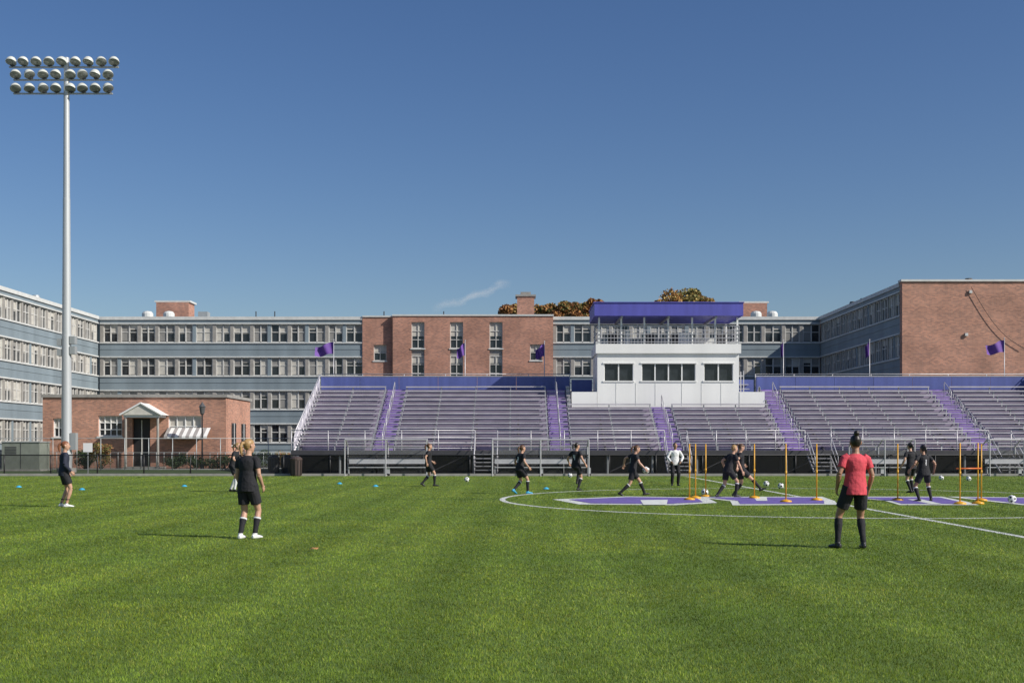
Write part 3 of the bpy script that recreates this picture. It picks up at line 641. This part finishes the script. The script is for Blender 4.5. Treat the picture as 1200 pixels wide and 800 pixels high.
# ------------------------------------------------------------ vegetation
def leaves(N,cent,rad,size,mats,seed,squash=.8,hollow=.3):
    r=np.random.default_rng(seed)
    K=len(cent); ci=r.integers(0,K,N); 
    d=r.normal(size=(N,3)); d/=np.linalg.norm(d,axis=1)[:,None]; rr=r.uniform(hollow,1,N)**.6
    P0=np.array(cent)[ci]+d*(np.array(rad)[ci]*rr)[:,None]*np.array([1,1,squash])
    a=r.normal(size=(N,3)); a/=np.linalg.norm(a,axis=1)[:,None]; b=np.cross(a,r.normal(size=(N,3))); b/=np.linalg.norm(b,axis=1)[:,None]
    s=size*r.uniform(.6,1.3,N)[:,None]
    vv=np.stack([P0-a*s,P0+b*s*.6,P0+a*s,P0-b*s*.6],1).reshape(-1,3)
    me=bpy.data.meshes.new('crown'); f=np.arange(4*N).reshape(-1,4)
    me.from_pydata(vv.tolist(),[],f.tolist()); 
    for m in mats: me.materials.append(m)
    me.polygons.foreach_set('material_index',((ci*7+r.integers(0,2,N))%len(mats)).astype(np.int32)); return me
def tree(px,D,top,cw,ch,mats,seed,name='autumn_tree',N=18000):
    rd=random.Random(seed); x=PX(px,D); H_=PZ(top,D); E=empty(name,(x,D,0)); t=MB(); BK=mat('bark',(.09,.065,.05),.9,var=.3,scale=4)
    t.tube([(0,0,0),(.05,0,H_*.25),(-.05,.05,H_*.55),(0,0,H_*.85)],[.35,.27,.18,.05],BK,10)
    cents=[];rads=[]
    for i in range(36):
        a=rd.uniform(0,6.28); q_=rd.uniform(.15,1)**.6; hz=rd.uniform(-1,1); e=math.sqrt(max(.05,1-hz*hz*.8))
        c=(math.cos(a)*cw*q_*e,math.sin(a)*cw*q_*e,H_-ch+hz*ch*.84); cents.append(c); rads.append(rd.uniform(.2,.34)*min(cw,ch))
        z0=H_*rd.uniform(.3,.6); t.tube([(0,0,z0),(c[0]*.5,c[1]*.5,(z0+c[2])/2+.3),c],[.11,.06,.02],BK,6)
    t.make('trunk_and_limbs',E,True); me=leaves(N,cents,rads,.16,mats,seed); ob=bpy.data.objects.new('crown',me); scene.collection.objects.link(ob); ob.parent=E
LO=[mat('leaf_orange',(.38,.18,.05),.7),mat('leaf_rust',(.27,.12,.045),.7),mat('leaf_gold',(.36,.25,.07),.7),mat('leaf_olive',(.17,.17,.05),.7)]
tree(796,128,336.5,4.0,3.8,[LO[0],LO[2],LO[3],LO[2],LO[3]],3)
tree(598,132,354,2.4,4.0,[LO[1],LO[0],LO[2]],4); tree(637,131,350,2.8,4.0,[LO[0],LO[2],LO[3]],15); tree(667,130,351,2.8,4.0,[LO[0],LO[1],LO[3]],5); tree(697,131,344,1.7,4.0,[LO[1],LO[0]],6,N=9000); tree(683,137,354,2.6,3,[LO[0],LO[3]],8); tree(765,134,349,1.9,3,[LO[0],LO[2],LO[3]],12,N=9000); tree(827,130,348,1.7,3,[LO[0],LO[2],LO[3]],17,N=9000)
def shrub(px,D,w_,h_,mats,seed):
    rd=random.Random(seed); E=empty('shrub',(PX(px,D),D,0)); t=MB(); cents=[];rads=[]
    for i in range(10):
        a=rd.uniform(0,6.28); c=(math.cos(a)*w_*rd.random(),math.sin(a)*w_*rd.random()*.6,rd.uniform(.3,.9)*h_); cents.append(c); rads.append(w_*.38); t.tube([(0,0,0),(c[0]*.6,c[1]*.6,c[2]*.5),c],[.03,.02,.008],MATS['bark'],5)
    t.make('stems',E,True); me=leaves(1500,cents,rads,.06,mats,seed); ob=bpy.data.objects.new('foliage',me); scene.collection.objects.link(ob); ob.parent=E
GL=[mat('leaf_green',(.045,.08,.025),.7),mat('leaf_dark',(.03,.05,.02),.7)]
for i,(px,D,a,b,m) in enumerate(((118,76,.9,1.7,[LO[1],LO[3]]),(205,78,1.0,.9,GL),(228,78.3,.9,.8,GL),(262,78,1.1,1.0,GL),(35,80,1.0,1.6,GL),(100,77,.8,1.2,GL),(300,80,1.2,1.1,GL),(330,82,1.1,1.2,[LO[1],LO[3]]))): shrub(px,D,a,b,m,20+i)
# ------------------------------------------------------------ ground sheets
def sheet(name,x0,x1,y0,y1,z,m):
    mb=MB(); mb.poly([(x0,y0,z),(x1,y0,z),(x1,y1,z),(x0,y1,z)],m); return mb.make(name,recalc=False)
sheet('ground',-2500,2500,-500,4500,-.02,GROUND); sheet('pavement',-70,70,61.2,104,-.008,ASPH)
sheet('lawn',-36,-12.6,67,79.5,-.003,mat('lawn_green',(.06,.10,.03),.9,var=.3,scale=1))
TURF=mat('turf_base',(.090,.150,.020),.9,var=.18,scale=2.0,col2=(.10,.165,.022),bump=.6,bscale=30)
sheet('soccer_field',-70,70,-12,61.2,0,TURF)
kb=MB(); kb.wbox(-70,70,61.2,61.4,-.02,.12,CONC); kb.make('field_kerb')
MW=mat('turf_white',(.62,.64,.60),.9,var=.12,scale=6); MP=mat('turf_purple',(.14,.10,.34),.9,var=.2,scale=5)
LX=8.6; CY=34.4; CR=9.0; LW=.075
E=empty('field_markings'); mk=MB()
mk.poly([(LX-LW,-10,.004),(LX+LW,-10,.004),(LX+LW,60,.004),(LX-LW,60,.004)],MW)
N_=160
for i in range(N_):
    a0=2*math.pi*i/N_; a1=2*math.pi*(i+1)/N_
    mk.poly([(LX+math.cos(a)*r_,CY+math.sin(a)*r_,.006) for a,r_ in ((a0,CR-LW),(a1,CR-LW),(a1,CR+LW),(a0,CR+LW))],MW)
polys=[[(1.5,34.2),(3.4,35.8),(5.3,35.2),(5.1,32.6),(4.0,31.6),(2.0,31.9)],[(5.7,35.6),(8.9,35.6),(8.6,33.4),(8.2,31.8),(5.9,31.5),(6.2,33.4)],[(10.1,35.6),(12.6,35.6),(12.2,33),(11.9,31.6),(10.2,31.6),(10.5,33.5)],[(13.3,35.6),(15.8,35.0),(15.5,32.3),(13.4,31.6)]]
cuts=[[(3.5,33.7),(4.3,33.9),(3.9,31.0),(3.3,31.0)],[(7.1,35.8),(7.5,35.8),(7.0,33.3),(6.7,33.3)],[(11.2,34.2),(11.6,34.2),(11.2,31.4),(10.9,31.4)]]
wp=[]
for q_ in polys:
    cx=sum(a for a,b in q_)/len(q_); cy=sum(b for a,b in q_)/len(q_); wp.append([(cx+(a-cx)*1.22,cy+(b-cy)*1.28) for a,b in q_])
for i,q_ in enumerate(wp): mk.poly([(a,b,.009+.0015*i) for a,b in q_],MW)
for q_ in polys: mk.poly([(a,b,.018) for a,b in q_],MP)
for q_ in cuts: mk.poly([(a,b,.021) for a,b in q_],MW)
mk.make('markings',E,recalc=False)
def inpoly(x,y,poly):
    c=np.zeros(len(x),bool); n=len(poly); j=n-1
    for i in range(n):
        xi,yi=poly[i]; xj,yj=poly[j]
        t=((yi>y)!=(yj>y))&(x<(xj-xi)*(y-yi)/((yj-yi)+1e-12)+xi); c^=t; j=i
    return c
NB=1050000
d=np.exp(rng.uniform(np.log(6.6),np.log(61),NB)); u=rng.uniform(-1,1,NB); x=u*(d*.46+1.2); y=d.copy()
wd=.0044*(d/8)*rng.uniform(.7,1.3,NB); hh=rng.uniform(.012,.025,NB)*np.clip(1.1-.25*np.minimum(d/60,1),.7,1.1)
lane=np.sin(x*2.1+.6*np.sin(y*.23))*.5+.5*np.sin(x*5.3+1.7*np.sin(y*.11)+1)
def vnoise(x,y,s,seed):
    r=np.random.default_rng(seed); G=r.random((257,257)); gx=(x*s)%256; gy=(y*s)%256; ix=gx.astype(int); iy=gy.astype(int); fx=gx-ix; fy=gy-iy; fx=fx*fx*(3-2*fx); fy=fy*fy*(3-2*fy)
    return (G[ix,iy]*(1-fx)+G[ix+1,iy]*fx)*(1-fy)+(G[ix,iy+1]*(1-fx)+G[ix+1,iy+1]*fx)*fy
n1=vnoise(x,y,.55,1); n2=vnoise(x,y,2.6,2); n3=vnoise(x,y,9,3); n4=vnoise(x,y,22,4)
hh*=.7+.6*n4
ang=rng.uniform(0,np.pi,NB); lx=rng.normal(0,.45,NB)*hh; ly=(rng.normal(0,.45,NB)+.30*lane)*hh
dx=np.cos(ang)*wd/2; dy=np.sin(ang)*wd/2; z0=np.full(NB,-.001)
V=np.stack([np.stack([x-dx,y-dy,z0],1),np.stack([x+dx,y+dy,z0],1),np.stack([x+lx,y+ly,hh],1)],1).reshape(-1,3)
me=bpy.data.meshes.new('turf_blades'); me.vertices.add(3*NB); me.vertices.foreach_set('co',V.astype(np.float32).ravel())
me.loops.add(3*NB); me.loops.foreach_set('vertex_index',np.arange(3*NB,dtype=np.int32)); me.polygons.add(NB); me.polygons.foreach_set('loop_start',np.arange(0,3*NB,3,dtype=np.int32))
me.update(calc_edges=True)
br=(.70+.30*n1+.36*n2+.35*n3+.35*n4-.28)*rng.uniform(.6,1.4,NB)*(1+.12*lane)
base=np.stack([.190*br*(1+.2*n1),.295*br,.030*br],1)
yl=rng.random(NB)<.12; base[yl]=base[yl]*np.array([1.6,1.2,1.9])
rr=np.hypot(x-LX,y-CY); wm=(np.abs(x-LX)<LW)|(np.abs(rr-CR)<LW+.02)
for q_ in wp: wm|=inpoly(x,y,q_)
pm=np.zeros(NB,bool)
for q_ in polys: pm|=inpoly(x,y,q_)
for q_ in cuts: pm&=~inpoly(x,y,q_)
rv=rng.uniform(.75,1.1,NB)[:,None]
base[wm]=(np.array([.66,.68,.64])*rv)[wm]; base[pm]=(np.array([.18,.13,.42])*rv)[pm]
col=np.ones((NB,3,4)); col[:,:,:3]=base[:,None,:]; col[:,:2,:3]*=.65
at=me.attributes.new('bladecol','FLOAT_COLOR','POINT'); at.data.foreach_set('color',col.astype(np.float32).ravel())
m=bpy.data.materials.new('turf_blade'); m.use_nodes=True; nt=m.node_tree; b=nt.nodes['Principled BSDF']; a=nt.nodes.new('ShaderNodeAttribute'); a.attribute_name='bladecol'; nt.links.new(a.outputs['Color'],b.inputs['Base Color']); b.inputs['Roughness'].default_value=.5; b.inputs['Specular IOR Level'].default_value=.25
tl=nt.nodes.new('ShaderNodeBsdfTranslucent'); nt.links.new(a.outputs['Color'],tl.inputs[0]); mx=nt.nodes.new('ShaderNodeMixShader'); mx.inputs[0].default_value=.25
o=[n for n in nt.nodes if n.type=='OUTPUT_MATERIAL'][0]; nt.links.new(b.outputs[0],mx.inputs[1]); nt.links.new(tl.outputs[0],mx.inputs[2]); nt.links.new(mx.outputs[0],o.inputs['Surface'])
me.materials.append(m); ob=bpy.data.objects.new('turf_grass',me); scene.collection.objects.link(ob)
# ------------------------------------------------------------ cloud wisp
D=1800; x0,x1=PX(505,D),PX(600,D); z0,z1=PZ(370,D),PZ(322,D)
mb=MB(); mb.poly([(x0,D,z0),(x1,D,z0),(x1,D,z1),(x0,D,z1)],None); mb.mats=[]; mb.m=[0]
m=bpy.data.materials.new('cloud_wisp'); m.use_nodes=True; nt=m.node_tree; N=nt.nodes; L=nt.links; N.remove(N['Principled BSDF']); o=[n for n in N if n.type=='OUTPUT_MATERIAL'][0]
tc=N.new('ShaderNodeTexCoord'); sx=N.new('ShaderNodeSeparateXYZ'); L.new(tc.outputs['Generated'],sx.inputs[0])
def M_(op,a,b=None,c=None):
    n=N.new('ShaderNodeMath'); n.operation=op
    for i,v in enumerate((a,b,c)):
        if v is None: continue
        if isinstance(v,(int,float)): n.inputs[i].default_value=v
        else: L.new(v,n.inputs[i])
    return n.outputs[0]
nz=N.new('ShaderNodeTexNoise'); nz.inputs['Scale'].default_value=4; nz.inputs['Detail'].default_value=8; L.new(tc.outputs['Generated'],nz.inputs['Vector'])
dist=M_('ABSOLUTE',M_('SUBTRACT',M_('SUBTRACT',sx.outputs['Z'],M_('MULTIPLY_ADD',sx.outputs['X'],.62,.17)),M_('MULTIPLY_ADD',nz.outputs['Fac'],.5,-.25)))
f=M_('MAXIMUM',M_('SUBTRACT',1.0,M_('MULTIPLY',dist,8.0)),0.0)
ed=M_('MAXIMUM',M_('MULTIPLY',M_('MULTIPLY',sx.outputs['X'],M_('SUBTRACT',1.0,sx.outputs['X'])),3.6),0)
f=M_('MULTIPLY',M_('MULTIPLY',f,ed),M_('MULTIPLY',nz.outputs['Fac'],.75))
tb=N.new('ShaderNodeBsdfTransparent'); df=N.new('ShaderNodeBsdfDiffuse'); df.inputs[0].default_value=(.85,.85,.85,1); ms=N.new('ShaderNodeMixShader'); L.new(f,ms.inputs[0]); L.new(tb.outputs[0],ms.inputs[1]); L.new(df.outputs[0],ms.inputs[2]); L.new(ms.outputs[0],o.inputs['Surface'])
mb.mats=[m]; mb.make('cloud',recalc=False)
# ------------------------------------------------------------ light
el=math.radians(35); az=math.radians(116)
S=Vector((math.sin(az)*math.cos(el),math.cos(az)*math.cos(el),math.sin(el)))
ld=bpy.data.lights.new('sun','SUN'); ld.energy=5.0; ld.angle=math.radians(.5); ld.color=(1,.945,.86); lo=bpy.data.objects.new('sun',ld); scene.collection.objects.link(lo); lo.rotation_euler=S.to_track_quat('Z','Y').to_euler()
wl=bpy.data.worlds.new('World'); scene.world=wl; wl.use_nodes=True; nt=wl.node_tree; bg=nt.nodes['Background']
sk=nt.nodes.new('ShaderNodeTexSky'); sk.sky_type='NISHITA'; sk.sun_disc=False; sk.sun_elevation=el; sk.sun_rotation=az; sk.air_density=1.0; sk.dust_density=.9; sk.ozone_density=2.8; sk.altitude=50
hs=nt.nodes.new('ShaderNodeHueSaturation'); hs.inputs['Saturation'].default_value=1.2; hs.inputs['Hue'].default_value=.510
nt.links.new(sk.outputs[0],hs.inputs['Color']); nt.links.new(hs.outputs[0],bg.inputs[0]); bg.inputs[1].default_value=.09
# ------------------------------------------------------------ camera
cd=bpy.data.cameras.new('camera'); cam=bpy.data.objects.new('camera',cd); scene.collection.objects.link(cam)
cam.location=(0,0,CH); cam.rotation_euler=(math.radians(90),0,0); cd.sensor_width=36
cd.lens=36*F/1200; cd.shift_y=(HY-400)/1200; cd.shift_x=(600-CX)/1200
cd.clip_start=.1; cd.clip_end=6000; scene.camera=cam
scene.view_settings.view_transform='Standard'; scene.view_settings.look='None'; scene.view_settings.exposure=0
